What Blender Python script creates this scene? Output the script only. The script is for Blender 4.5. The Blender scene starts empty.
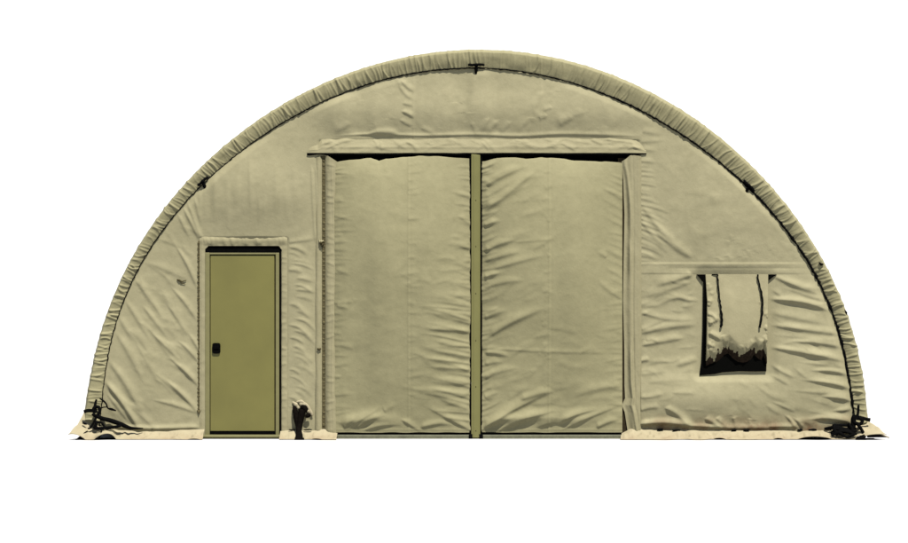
import bpy, math, random
import numpy as np
from mathutils import Vector

R = math.radians
rng = np.random.default_rng(7)
random.seed(7)
scene = bpy.context.scene
col = scene.collection

# ---------------------------------------------------------------- scale
# the front of the shelter was surveyed on a drawing with 90 units per metre,
# origin at the middle of the arch; front wall lies in the plane y = 0
S, CX, GY = 90.0, 475.0, 438.5
CAM_D = 24.0


def wx(u): return (u - CX) / S
def wz(v): return (GY - v) / S
def W(u, v, y=0.0): return (wx(u), y, wz(v))


# ---------------------------------------------------------------- materials
def new_mat(name):
    m = bpy.data.materials.new(name)
    m.use_nodes = True
    nt = m.node_tree
    return m, nt, nt.nodes['Principled BSDF']


def node(nt, kind, **kw):
    n = nt.nodes.new(kind)
    for k, v in kw.items():
        if k in n.inputs.keys():
            n.inputs[k].default_value = v
        else:
            setattr(n, k, v)
    return n


def fabric_mat(name, colour, vary=0.10, crease=0.5, rough=0.78):
    """coated canvas: slight colour variation, faint dirt, weave and small creases as bump"""
    m, nt, b = new_mat(name)
    L = nt.links.new
    tc = node(nt, 'ShaderNodeTexCoord')
    n1 = node(nt, 'ShaderNodeTexNoise', Scale=1.3, Detail=5.0, Roughness=0.6)
    n2 = node(nt, 'ShaderNodeTexNoise', Scale=14.0, Detail=6.0, Roughness=0.65)
    L(tc.outputs['Object'], n1.inputs['Vector'])
    L(tc.outputs['Object'], n2.inputs['Vector'])
    mixf = node(nt, 'ShaderNodeMath', operation='ADD')
    L(n1.outputs['Fac'], mixf.inputs[0])
    L(n2.outputs['Fac'], mixf.inputs[1])
    ramp = node(nt, 'ShaderNodeValToRGB')
    ramp.color_ramp.elements[0].position = 0.75
    ramp.color_ramp.elements[1].position = 1.25
    c = colour
    ramp.color_ramp.elements[0].color = (c[0] * (1 - vary), c[1] * (1 - vary), c[2] * (1 - vary * 1.3), 1)
    ramp.color_ramp.elements[1].color = (c[0] * (1 + vary), c[1] * (1 + vary), c[2] * (1 + vary), 1)
    half = node(nt, 'ShaderNodeMath', operation='MULTIPLY')
    half.inputs[1].default_value = 1.0
    L(mixf.outputs[0], half.inputs[0])
    mr = node(nt, 'ShaderNodeMapRange')
    mr.inputs['From Min'].default_value = 0.7
    mr.inputs['From Max'].default_value = 1.3
    L(half.outputs[0], mr.inputs['Value'])
    ramp.color_ramp.elements[0].position = 0.1
    ramp.color_ramp.elements[1].position = 0.9
    L(mr.outputs['Result'], ramp.inputs['Fac'])
    L(ramp.outputs['Color'], b.inputs['Base Color'])
    b.inputs['Roughness'].default_value = rough
    b.inputs['Specular IOR Level'].default_value = 0.22
    # small creases + weave
    nb = node(nt, 'ShaderNodeTexNoise', Scale=26.0, Detail=4.0, Roughness=0.55, Distortion=0.8)
    nw = node(nt, 'ShaderNodeTexNoise', Scale=420.0, Detail=2.0)
    L(tc.outputs['Object'], nb.inputs['Vector'])
    L(tc.outputs['Object'], nw.inputs['Vector'])
    b1 = node(nt, 'ShaderNodeBump', Strength=crease, Distance=0.006)
    b2 = node(nt, 'ShaderNodeBump', Strength=0.25, Distance=0.0006)
    L(nb.outputs['Fac'], b1.inputs['Height'])
    L(nw.outputs['Fac'], b2.inputs['Height'])
    L(b1.outputs['Normal'], b2.inputs['Normal'])
    L(b2.outputs['Normal'], b.inputs['Normal'])
    return m


def plain_mat(name, colour, rough=0.5, spec=0.4, vary=0.08, scale=8.0, bump=0.15):
    m, nt, b = new_mat(name)
    L = nt.links.new
    tc = node(nt, 'ShaderNodeTexCoord')
    n = node(nt, 'ShaderNodeTexNoise', Scale=scale, Detail=6.0, Roughness=0.6)
    L(tc.outputs['Object'], n.inputs['Vector'])
    ramp = node(nt, 'ShaderNodeValToRGB')
    ramp.color_ramp.elements[0].position = 0.3
    ramp.color_ramp.elements[1].position = 0.7
    ramp.color_ramp.elements[0].color = tuple(x * (1 - vary) for x in colour) + (1,)
    ramp.color_ramp.elements[1].color = tuple(min(1, x * (1 + vary)) for x in colour) + (1,)
    L(n.outputs['Fac'], ramp.inputs['Fac'])
    L(ramp.outputs['Color'], b.inputs['Base Color'])
    b.inputs['Roughness'].default_value = rough
    b.inputs['Specular IOR Level'].default_value = spec
    if bump:
        bp = node(nt, 'ShaderNodeBump', Strength=bump, Distance=0.003)
        L(n.outputs['Fac'], bp.inputs['Height'])
        L(bp.outputs['Normal'], b.inputs['Normal'])
    return m


def add_foot_tint(m, colour, z0, z1, x0, x1):
    """patchy tint at the foot of the cloth, between x0 and x1"""
    nt = m.node_tree
    L = nt.links.new
    b = nt.nodes['Principled BSDF']
    src = b.inputs['Base Color'].links[0].from_socket
    tc = node(nt, 'ShaderNodeTexCoord')
    sx = node(nt, 'ShaderNodeSeparateXYZ')
    L(tc.outputs['Object'], sx.inputs[0])
    nz = node(nt, 'ShaderNodeTexNoise', Scale=4.0, Detail=6.0, Roughness=0.7)
    L(tc.outputs['Object'], nz.inputs['Vector'])
    mz = node(nt, 'ShaderNodeMapRange')
    mz.inputs['From Min'].default_value = z1
    mz.inputs['From Max'].default_value = z0
    L(sx.outputs['Z'], mz.inputs['Value'])
    mx = node(nt, 'ShaderNodeMapRange')
    mx.inputs['From Min'].default_value = x0
    mx.inputs['From Max'].default_value = x1
    L(sx.outputs['X'], mx.inputs['Value'])
    mn = node(nt, 'ShaderNodeMapRange')
    mn.inputs['From Min'].default_value = .35
    mn.inputs['From Max'].default_value = .65
    L(nz.outputs['Fac'], mn.inputs['Value'])
    a1 = node(nt, 'ShaderNodeMath', operation='MULTIPLY')
    a2 = node(nt, 'ShaderNodeMath', operation='MULTIPLY')
    L(mz.outputs['Result'], a1.inputs[0]); L(mx.outputs['Result'], a1.inputs[1])
    L(a1.outputs[0], a2.inputs[0]); L(mn.outputs['Result'], a2.inputs[1])
    mix = node(nt, 'ShaderNodeMix', data_type='RGBA')
    L(a2.outputs[0], mix.inputs[0])
    L(src, mix.inputs[6])
    mix.inputs[7].default_value = colour + (1,)
    L(mix.outputs[2], b.inputs['Base Color'])


TAN = (0.1475, 0.1345, 0.0790)
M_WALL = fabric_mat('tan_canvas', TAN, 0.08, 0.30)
add_foot_tint(M_WALL, (0.0600, 0.0300, 0.0120), .10, .30, 1.5, 2.0)  # browner towards the foot of the wall, right part only
M_CURT = fabric_mat('curtain_canvas', (0.1283, 0.1179, 0.0643), 0.08, 0.30)
M_SLEEVE = fabric_mat('sleeve_canvas', (0.1334, 0.1220, 0.0666), 0.06, 0.35)
M_FLAP = fabric_mat('flap_canvas', (0.1402, 0.1270, 0.0735), 0.06, 0.35)
M_SKIRT = fabric_mat('skirt_canvas', (0.1673, 0.1452, 0.0917), 0.07, 0.5)
add_foot_tint(M_SKIRT, (.140, .108, .066), .005, .08, -6, -5.9)  # mud low on the skirt
M_ROOF = fabric_mat('roof_canvas', (0.1224, 0.1142, 0.0677), 0.06, 0.3)
M_OLIVE = plain_mat('olive_paint', (0.0800, 0.0735, 0.0195), 0.50, 0.25, 0.10, 1.6, 0.05)
M_OLIVE_L = plain_mat('olive_frame_paint', (0.0896, 0.0832, 0.0336), 0.5, 0.25, 0.08, 14.0, 0.05)
M_SILL = plain_mat('sill_metal', (0.0640, 0.0640, 0.0384), 0.5, 0.3, 0.25, 20.0, 0.1)
M_BLACK = plain_mat('black_webbing', (0.0022, 0.0022, 0.0022), 1.0, 0.0, 0.3, 60.0, 0.3)
M_RUBBER_SHADE = plain_mat('black_rubber_and_shade', (0.0016, 0.0016, 0.0015), 1.0, 0.0, 0.2, 30.0, 0.1)  # rubber parts, and the black pieces that stand in for shade
M_MESH = plain_mat('insect_screen', (0.0016, 0.0016, 0.0014), 1.0, 0.0, 0.3, 200.0, 0.3)
M_BROWN = plain_mat('lacing_cord', (0.030, 0.025, 0.011), 0.85, 0.05, 0.4, 60.0, 0.3)
M_LACE = plain_mat('lacing_strip', (0.044, 0.037, 0.018), 0.85, 0.05, 0.4, 60.0, 0.3)
M_GROUND = plain_mat('pale_ground', (0.29, 0.29, 0.29), 0.95, 0.05, 0.02, 0.6, 0.0)

m, nt, b = new_mat('white_sky')
nt.nodes.remove(b)
em = node(nt, 'ShaderNodeEmission', Color=(1.0, 1.0, 1.0, 1), Strength=0.45)
nt.links.new(em.outputs[0], nt.nodes['Material Output'].inputs['Surface'])
M_SKY = m


# ---------------------------------------------------------------- mesh helpers
def link_mesh(name, verts, faces, mat, parent=None, smooth=True):
    me = bpy.data.meshes.new(name)
    if isinstance(verts, np.ndarray):
        nv = len(verts)
        fa = np.asarray(faces, dtype=np.int32)
        me.vertices.add(nv)
        me.vertices.foreach_set('co', verts.astype(np.float32).ravel())
        me.loops.add(fa.size)
        me.loops.foreach_set('vertex_index', fa.ravel())
        me.polygons.add(len(fa))
        me.polygons.foreach_set('loop_start', np.arange(0, fa.size, fa.shape[1], dtype=np.int32))
        me.polygons.foreach_set('loop_total', np.full(len(fa), fa.shape[1], dtype=np.int32))
        me.update(calc_edges=True)
        me.validate()
    else:
        me.from_pydata(verts, [], faces)
        me.update()
    if smooth:
        me.polygons.foreach_set('use_smooth', np.ones(len(me.polygons), dtype=bool))
    me.materials.append(mat)
    o = bpy.data.objects.new(name, me)
    col.objects.link(o)
    if parent:
        o.parent = parent
    return o


class MB:
    def __init__(self):
        self.v, self.f = [], []

    def add(self, vs, fs):
        k = len(self.v)
        self.v += [tuple(p) for p in vs]
        self.f += [tuple(i + k for i in f) for f in fs]

    def box(self, x0, x1, y0, y1, z0, z1, bev=0.0):
        """box with chamfered front edges (front is -y)"""
        c = bev
        a = [(x0 + c, y0, z0 + c), (x1 - c, y0, z0 + c), (x1 - c, y0, z1 - c), (x0 + c, y0, z1 - c),
             (x0, y0 + c, z0), (x1, y0 + c, z0), (x1, y0 + c, z1), (x0, y0 + c, z1),
             (x0, y1, z0), (x1, y1, z0), (x1, y1, z1), (x0, y1, z1)]
        f = [(0, 1, 2, 3)]
        for i in range(4):
            j = (i + 1) % 4
            if c > 0:
                f.append((i, i + 4, j + 4, j))
            f.append((i + 4, i + 8, j + 8, j + 4))
        f.append((11, 10, 9, 8))
        if c == 0:
            for i in range(4):
                a[i] = a[i + 4]
        self.add(a, f)

    def ubox(self, u0, u1, v0, v1, y0, y1, bev=0.0):
        self.box(wx(u0), wx(u1), y0, y1, wz(v1), wz(v0), bev)

    def tube(self, pts, r, n=8, flat=1.0):
        """tube along pts; r is a number or one radius per point"""
        P = [Vector(p) for p in pts]
        rs = r if isinstance(r, (list, tuple)) else [r] * len(P)
        k = len(self.v)
        up = Vector((0, -1, 0))
        for i, p in enumerate(P):
            t = (P[min(i + 1, len(P) - 1)] - P[max(i - 1, 0)])
            t.normalize()
            a = t.cross(up)
            if a.length < 1e-4:
                a = t.cross(Vector((1, 0, 0)))
            a.normalize()
            bb = a.cross(t)
            for j in range(n):
                q = 2 * math.pi * j / n
                self.v.append(tuple(p + a * (math.cos(q) * rs[i]) + bb * (math.sin(q) * rs[i] * flat)))
        for i in range(len(P) - 1):
            for j in range(n):
                j2 = (j + 1) % n
                self.f.append((k + i * n + j, k + i * n + j2, k + (i + 1) * n + j2, k + (i + 1) * n + j))
        self.f.append(tuple(k + j for j in range(n))[::-1])
        e = k + (len(P) - 1) * n
        self.f.append(tuple(e + j for j in range(n)))

    def prism(self, poly, y0, y1):
        """outline (list of (u,v)) given thickness from y0 (front) to y1"""
        n = len(poly)
        vs = [W(u, v, y0) for u, v in poly] + [W(u, v, y1) for u, v in poly]
        fs = [tuple(range(n)), tuple(range(2 * n - 1, n - 1, -1))]
        for i in range(n):
            j = (i + 1) % n
            fs.append((i, i + n, j + n, j))
        self.add(vs, fs)

    def build(self, name, mat, parent=None, smooth=False):
        return link_mesh(name, self.v, self.f, mat, parent, smooth)


def smooth_path(pts, n=6):
    """Catmull-Rom through pts (any dimension)"""
    P = [np.array(p, float) for p in pts]
    out = []
    for i in range(len(P) - 1):
        p0 = P[max(i - 1, 0)]; p1 = P[i]; p2 = P[i + 1]; p3 = P[min(i + 2, len(P) - 1)]
        for k in range(n):
            t = k / n
            out.append(0.5 * ((2 * p1) + (-p0 + p2) * t + (2 * p0 - 5 * p1 + 4 * p2 - p3) * t * t +
                              (-p0 + 3 * p1 - 3 * p2 + p3) * t ** 3))
    out.append(P[-1])
    return out


# ---------------------------------------------------------------- cloth height fields
def sstep(a, b, x):
    t = np.clip((x - a) / (b - a), 0, 1)
    return t * t * (3 - 2 * t)


def lattice_noise(u, v, su, sv, seed):
    r = np.random.default_rng(seed)
    G = r.uniform(-1, 1, (256, 256))
    a, c = u / su, v / sv
    i0 = np.floor(a).astype(int); j0 = np.floor(c).astype(int)
    fa, fc = a - i0, c - j0
    fa = fa * fa * fa * (fa * (fa * 6 - 15) + 10); fc = fc * fc * fc * (fc * (fc * 6 - 15) + 10)
    g = lambda i, j: G[i % 256, j % 256]
    return ((g(i0, j0) * (1 - fa) + g(i0 + 1, j0) * fa) * (1 - fc) +
            (g(i0, j0 + 1) * (1 - fa) + g(i0 + 1, j0 + 1) * fa) * fc)


FOLD = 1.75


def add_fold(h, U, V, pts, w, s, e0=0.12, e1=0.45, grow=0.0, lo=0.92, hi=1.45):
    """one crease of the cloth along pts; s is the slope of its under side, w its width.
    e0/e1: share of the length over which it fades in/out."""
    pts = [np.array(p, float) for p in pts]
    if len(pts) > 2:
        pts = smooth_path(pts, 5)
    us = [p[0] for p in pts]; vs = [p[1] for p in pts]
    m = w * 4 + 3
    u0, u1 = U[0, 0], U[0, -1]; v0, v1 = V[0, 0], V[-1, 0]
    du = U[0, 1] - U[0, 0]; dv = V[1, 0] - V[0, 0]
    i0 = int(np.clip((min(us) - m - u0) / du, 0, U.shape[1])); i1 = int(np.clip((max(us) + m - u0) / du + 1, 0, U.shape[1]))
    j0 = int(np.clip((min(vs) - m - v0) / dv, 0, U.shape[0])); j1 = int(np.clip((max(vs) + m - v0) / dv + 1, 0, U.shape[0]))
    if i1 <= i0 or j1 <= j0:
        return
    a, c = U[j0:j1, i0:i1], V[j0:j1, i0:i1]
    best = np.full(a.shape, 1e9); sd = np.zeros(a.shape); tt = np.zeros(a.shape)
    lens = [np.linalg.norm(pts[k + 1] - pts[k]) for k in range(len(pts) - 1)]
    tot = sum(lens); acc = 0.0
    for k in range(len(pts) - 1):
        p, q = pts[k], pts[k + 1]
        ln = max(lens[k], 1e-6)
        d = (q - p) / ln
        n = np.array([-d[1], d[0]])
        if n[1] < -1e-6 or (abs(n[1]) < 1e-6 and n[0] > 0):
            n = -n
        al = (a - p[0]) * d[0] + (c - p[1]) * d[1]
        lo_ = -1e9 if k == 0 else 0; hi_ = 1e9 if k == len(pts) - 2 else ln
        alc = np.clip(al, lo_, hi_)
        dn = (a - p[0]) * n[0] + (c - p[1]) * n[1]
        dist = np.hypot(al - alc, dn)
        mk = dist < best
        best = np.where(mk, dist, best); sd = np.where(mk, np.sign(dn) * dist, sd)
        tt = np.where(mk, (acc + al) / tot, tt)
        acc += lens[k]
    env = sstep(-0.02, max(e0, 0.01), tt) * (1 - sstep(1 - e1, 1.02, tt))
    ww = w * (.50 + .50 * env) * (.8 + .5 * np.clip(tt, 0, 1))
    x = sd / ww + 0.5
    g = np.where(x < 0, np.exp(-(x / hi) ** 2), np.exp(-(x / lo) ** 2))
    h[j0:j1, i0:i1] += (FOLD * s * w / S / 1.25) * env * g


def rand_folds(h, U, V, box, n, ang, jit, ln, w, s, seed, poly_ok=None, e0=0.3, e1=0.4, bend=0.12):
    r = np.random.default_rng(seed)
    for _ in range(n):
        for _t in range(40):
            u = r.uniform(box[0], box[2]); v = r.uniform(box[1], box[3])
            if poly_ok is None or poly_ok(u, v):
                break
        a = R(ang(u, v) if callable(ang) else ang) + R(r.normal(0, jit))
        L = r.uniform(*ln); ww = r.uniform(*w); ss = r.uniform(*s)
        d = np.array([math.cos(a), math.sin(a)]); nn = np.array([-d[1], d[0]])
        p = np.array([u, v]); k = r.normal(0, bend) * L
        add_fold(h, U, V, [p - d * L / 2, p + nn * k, p + d * L / 2], ww, ss, e0, e1)


def ridge_line(h, U, V, coord, at, width, height, mask=1.0):
    h += height * np.exp(-((coord - at) / width) ** 2) * mask


def grid(u0, u1, v0, v1, step):
    nu = int(round((u1 - u0) / step)) + 1; nv = int(round((v1 - v0) / step)) + 1
    return np.meshgrid(np.linspace(u0, u1, nu), np.linspace(v0, v1, nv))


def grid_faces(shape, keep=None):
    nv, nu = shape
    idx = np.arange(nv * nu).reshape(nv, nu)
    f = np.stack([idx[:-1, :-1], idx[1:, :-1], idx[1:, 1:], idx[:-1, 1:]], -1)
    f = f.reshape(-1, 4) if keep is None else f[keep]
    return f


def build_grid(name, U, V, Y, mat, parent, keep=None, X=None, Z=None):
    co = np.stack([(U - CX) / S if X is None else X, Y, (GY - V) / S if Z is None else Z], -1).reshape(-1, 3)
    f = grid_faces(U.shape, keep)
    used = np.unique(f)
    remap = np.full(len(co), -1, dtype=np.int64)
    remap[used] = np.arange(len(used))
    return link_mesh(name, co[used], remap[f], mat, parent)


# ---------------------------------------------------------------- arch outline
outer_pts = [(83, 417), (88.4, 391.5), (93.5, 360.5), (101, 329.6), (116.7, 288), (137, 247), (184, 188), (226.9, 142.4),
             (263.7, 114.8), (300.6, 94.5), (337, 79), (374, 66), (411, 55.8), (448, 50.3), (485, 48.6), (523.7, 52.6),
             (560.6, 60.2), (597, 69.8), (634, 84), (671, 103.7), (708, 127.7), (750, 164.5), (785, 200.6), (818, 254.7),
             (841.5, 298.5), (857, 345), (864.7, 386), (867.5, 417)]
inner_pts = [(101, 410), (106.4, 371), (114, 329.6), (132, 283), (155, 237), (190, 200), (227, 164.5), (263.7, 135),
             (300.6, 112), (337, 95.6), (374, 82.7), (411, 73.5), (448, 69.2), (477, 68.3), (523.7, 72.8), (560.6, 80.5),
             (597, 92.7), (634, 106.7), (671, 126.6), (708, 151.6), (745, 186.6), (756.5, 198), (790, 233), (816, 278),
             (834, 316.5), (847, 368), (852.5, 405)]
AC = (476.0, 440.0)


def fit_arch(pts, deg):
    th = np.array([math.atan2(AC[1] - p[1], p[0] - AC[0]) for p in pts])
    r = np.array([math.hypot(p[0] - AC[0], p[1] - AC[1]) for p in pts])
    x = th - math.pi / 2
    c = np.polyfit(x, r, deg)
    return lambda t: np.polyval(c, np.asarray(t) - math.pi / 2)


r_out = fit_arch(outer_pts, 8)
r_in = fit_arch(inner_pts, 8)
TH_R, TH_L = R(2.2), R(178.2)


def arch_pt(rf, t):
    r = rf(t)
    return AC[0] + r * np.cos(t), AC[1] - r * np.sin(t)


# ================================================================ SETTING
def structure(o, kind='structure'):
    o['kind'] = kind
    return o


mb = MB()
mb.add([(-400, -200, 0), (400, -200, 0), (400, 600, 0), (-400, 600, 0)], [(0, 1, 2, 3)])
structure(mb.build('ground', M_GROUND))

mb = MB()
RS, n = 300.0, 48
prof = [(0.0, -0.2)] + [(R(e), None) for e in range(0, 42, 3)]
vs, fs = [], []
els = [R(-0.3)] + [R(e) for e in range(2, 41, 3)]
for e in els:
    for i in range(n + 1):
        a = R(20 + 140 * i / n)
        vs.append((RS * math.cos(e) * math.cos(a), RS * math.cos(e) * math.sin(a), RS * math.sin(e)))
for k in range(len(els) - 1):
    for i in range(n):
        p = k * (n + 1) + i
        fs.append((p, p + 1, p + n + 2, p + n + 1))
structure(link_mesh('sky', vs, fs, M_SKY))

# ================================================================ THE SHELTER
shelter = bpy.data.objects.new('fabric_shelter', None)
col.objects.link(shelter)
shelter['label'] = 'tan arched fabric shelter with wide canvas double doors, olive side door and window flap'
shelter['category'] = 'tent'

# ---- front wall ------------------------------------------------------------
U, V = grid(92, 862, 60, 432, 0.72)
h = np.zeros(U.shape)

# billows of the big panels (low slopes: the sun turns them into soft tone)
ang = np.arctan2(AC[1] - V, U - AC[0]); rad = np.hypot(U - AC[0], V - AC[1])
top_m = sstep(300, 335, U) * (1 - sstep(630, 665, U))
h += 0.042 * top_m * np.exp(-((V - 112) / 22.0) ** 2) + .018 * top_m * lattice_noise(U, V, 20, 90, 77) * (1 - sstep(128, 140, V))
h += 0.085 * np.exp(-((U - 250) / 50) ** 2 - ((V - 190) / 42) ** 2)
h += 0.05 * np.exp(-((U - 715) / 60) ** 2 - ((V - 215) / 55) ** 2)
h += 0.05 * np.exp(-((U - 150) / 34) ** 2 - ((V - 385) / 60) ** 2)
h += 0.07 * np.exp(-((U - 700) / 70) ** 2 - ((V - 398) / 26) ** 2)
h += 0.055 * np.exp(-((U - 812) / 36) ** 2 - ((V - 375) / 70) ** 2)
h += 0.02 * np.exp(-((U - 302) / 13) ** 2 - ((V - 330) / 95) ** 2)

F = lambda pts, w, s, **k: add_fold(h, U, V, pts, w * .95, s * 1.3, **k)

# left panel, slanting creases that fan out from the sleeve
for p in [
    ((136, 281), (147, 297), (158, 312), 3.0, .20), ((146, 311), (162, 331), 3.0, .20), ((127, 304), (144, 331), 3.0, .18),
    ((177, 249), (187, 266), (196, 287), 2.4, .30), ((173, 290), (185, 304), (196, 320), 2.6, .26),
    ((170, 309), (184, 330), 2.6, .20), ((119, 318), (128, 334), 3.0, .16),
    ((104, 382), (120, 401), (137, 427), 3.6, .50), ((108, 362), (122, 380), (137, 405), 4.2, .22),
    ((117, 336), (128, 353), (139, 374), 4.0, .18), ((157, 338), (173, 354), 2.6, .26),
    ((173, 361), (184, 371), (196, 384), 2.6, .38), ((180, 343), (188, 350), (197, 361), 2.4, .30),
    ((168, 382), (182, 395), (196, 411), 2.6, .34), ((161, 378), (182, 397), 2.4, .18),
    ((157, 401), (176, 406), (196, 413), 2.6, .22), ((190, 336), (199, 351), 2.2, .25),
    ((110, 398), (124, 416), 2.6, .25), ((178, 216), (186, 232), 2.2, .22), ((183, 208), (191, 224), (199, 240), 2.2, .32),
    ((188, 205), (200, 237), 2.0, .25), ((195, 201), (199, 219), 2.0, .22), ((160, 240), (176, 246), 2.6, .10),
    ((152, 265), (178, 276), 3.5, .12), ((150, 330), (166, 352), 3.0, .14), ((140, 350), (156, 378), 3.4, .12),
    ((126, 402), (150, 424), 3.0, .14),
]:
    q = [np.array(x_, float) for x_ in p[:-2]]
    if q[0][1] < 415:
        q[0] = q[0] - (q[1] - q[0]) * .35
        q[-1] = q[-1] + (q[-1] - q[-2]) * .35
    F(q, p[-2] * .82, p[-1] * 1.08, e0=.38, e1=.38)


def in_left(u, v):
    t = math.atan2(AC[1] - v, u - AC[0])
    return math.hypot(u - AC[0], v - AC[1]) < r_in(t) - 6


rand_folds(h, U, V, (100, 225, 196, 425), 46, lambda u, v: 52 - 10 * (u - 100) / 96, 9, (14, 38), (1.6, 3.2), (.05, .15), 11, in_left)
# over and right of the side door
for k in range(12):
    u0 = 198 + k * 8.6 + rng.uniform(-3, 3)
    F([(u0, rng.uniform(150, 195)), (u0 + rng.uniform(-3, 3), rng.uniform(222, 233))], rng.uniform(2.0, 4.2), rng.uniform(.06, .17), e0=.5, e1=.55)
for k in range(26):
    v0 = 246 + k * 6.6 + rng.uniform(-2, 2)
    L = rng.uniform(12, 26)
    u0 = rng.uniform(286, 296)
    sl = (.25 if v0 < 300 else .55) + rng.uniform(-.15, .2)
    F([(u0, v0), (u0 + L * .5, v0 + L * .25 * sl), (min(u0 + L, 317), v0 + L * sl)], rng.uniform(1.3, 2.2), rng.uniform(.10, .24), e0=.3, e1=.4)
F([(288, 243), (312, 240), (318, 236)], 2, .15)
for u0 in (311, 315.5):
    F([(u0, 165), (u0 + 1.5, 205), (u0 + 4, 243)], 1.4, .30, e0=.1, e1=.1)

# panel above the double door
for p in [
    ((400, 80), (407, 88), (415, 93), 2.2, .30), ((398, 86), (406, 96), (414, 101), 2.0, .22), ((401, 112), (408, 115), (414, 119), 2.0, .36),
    ((402, 104), (414, 107), 1.8, .22), ((399, 120), (407, 125), (414, 126), 2.0, .20), ((394, 76), (404, 92), 2.4, .14),
    ((545, 91), (538, 104), (532, 113), 3.0, .12), ((553, 108), (542, 112), 2.0, .18), ((548, 116), (538, 121), 2.2, .15),
    ((575, 118), (556, 128), 3.0, .14), ((490, 118), (482, 134), 2.4, .16), ((500, 120), (487, 135), 2.4, .12), ((470, 122), (476, 136), 2.4, .10),
    ((590, 112), (548, 124), 3.2, .08), ((420, 128), (436, 136), 2.2, .14), ((352, 124), (334, 134), 3.0, .10), ((476, 76), (472, 96), 2.6, .10),
    ((512, 122), (500, 135), 2.6, .12), ((530, 118), (517, 134), 3, .1),
]:
    F(p[:-2], p[-2], p[-1], e0=.25, e1=.35)
F([(336, 136.5), (372, 135), (420, 136.5), (474, 135.5), (520, 137), (560, 135), (606, 136), (640, 137)], 1.5, .34, e0=.12, e1=.12)
F([(368, 134), (380, 133), (400, 134)], 2.0, .4, e0=.3, e1=.3)
rand_folds(h, U, V, (340, 92, 620, 134), 34, lambda u, v: 80 if u < 475 else 110, 25, (10, 30), (2, 4), (.02, .07), 12)
ridge_line(h, U, V, U, 413.5, 1.0, .003, (V < 138) * 1.0)
ridge_line(h, U, V, U, 541, 1.0, .0015, (V < 138) * 1.0)

# right upper panel: short creases that start at the door trim
for k in range(22):
    v0 = 161 + k * 4.8 + rng.uniform(-1.2, 1.2)
    sl = np.interp(v0, [160, 200, 235, 262], [.06, .28, .62, .15]) + rng.uniform(-.06, .06)
    L = rng.uniform(12, 26) + (12 if 200 < v0 < 240 else 0)
    F([(640, v0), (640 + L * .5, v0 + L * .38 * sl), (640 + L, v0 + L * sl)], rng.uniform(1.6, 2.5), rng.uniform(.08, .20), e0=.05, e1=.6)
F([(642, 207), (664, 236), (694, 260)], 3.2, .16, e1=.3)
F([(655, 232), (676, 250), (692, 259)], 2.6, .20, e1=.2)
F([(641, 222), (654, 238), (672, 250)], 2.4, .16)
for p in [((642, 132), (662, 136), 3, .12), ((640, 143), (664, 141), 2.4, .12), ((642, 150), (658, 152), 2.0, .12)]:
    F(p[:-2], p[-2], p[-1])
rand_folds(h, U, V, (660, 160, 790, 258), 22, 35, 25, (16, 40), (3, 5), (.02, .05), 13,
           lambda u, v: math.hypot(u - AC[0], v - AC[1]) < r_in(math.atan2(AC[1] - v, u - AC[0])) - 8)
rand_folds(h, U, V, (715, 240, 800, 262), 14, 80, 15, (8, 16), (1.5, 2.5), (.04, .10), 14)

# stitched strip over the window
strip = sstep(262, 263.5, V) * (1 - sstep(273, 274.2, V)) * sstep(636, 641, U)
fade = 1 - .8 * sstep(780, 815, U)
h += 0.0045 * strip * fade
ridge_line(h, U, V, V, 264.5, .8, .0016, sstep(636, 641, U) * fade)
ridge_line(h, U, V, V, 268.3, 1.4, -.003, sstep(660, 690, U) * fade)

# right of the window: long folds pulled to the sleeve
for p in [
    ((774, 277), (796, 287), (817, 294), 3.6, .34), ((768, 300), (800, 303), (828, 311), 3.4, .50),
    ((768, 313), (800, 320), (826, 325), 4.2, .16), ((772, 326), (800, 330), (838, 335), 3.6, .30),
    ((798, 342), (820, 344), (842, 348), 3.4, .32), ((770, 348), (806, 354), (845, 362), 3.6, .40),
    ((780, 336), (812, 339), (838, 341), 3.0, .12), ((815, 371), (832, 372), (850, 376), 3.0, .42), ((808, 381), (830, 384), (852, 390), 3.2, .44),
    ((825, 397), (840, 399), (853, 402), 2.8, .50), ((830, 411), (842, 411), (853, 409), 2.4, .35), ((795, 292), (822, 301), 3.0, .16),
    ((768, 363), (779, 371), (792, 377), 2.4, .22), ((772, 376), (786, 384), 2.4, .18), ((783, 414), (789, 420), (795, 429), 2.2, .40),
    ((790, 416), (797, 422), (803, 429), 2.2, .40), ((776, 404), (792, 411), 2.2, .20), ((803, 420), (828, 419), (856, 424), 3.4, .85),
    ((812, 364), (846, 368), 3.0, .18), ((805, 392), (850, 396), 3.0, .16), ((771, 290), (780, 296), 2.2, .18),
]:
    q = [np.array(x_, float) for x_ in p[:-2]]
    if q[0][1] < 405:
        q[0] = q[0] - (q[1] - q[0]) * .45
        q[-1] = q[-1] + (q[-1] - q[-2]) * .15
    F(q, p[-2] * .80, min(p[-1] * 1.2, .6), e0=.55, e1=.25)
rand_folds(h, U, V, (772, 285, 850, 425), 30, lambda u, v: 10 if u > 790 else 30, 8, (16, 44), (1.6, 3.0), (.06, .16), 15,
           lambda u, v: math.hypot(u - AC[0], v - AC[1]) < r_in(math.atan2(AC[1] - v, u - AC[0])) - 4)
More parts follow.
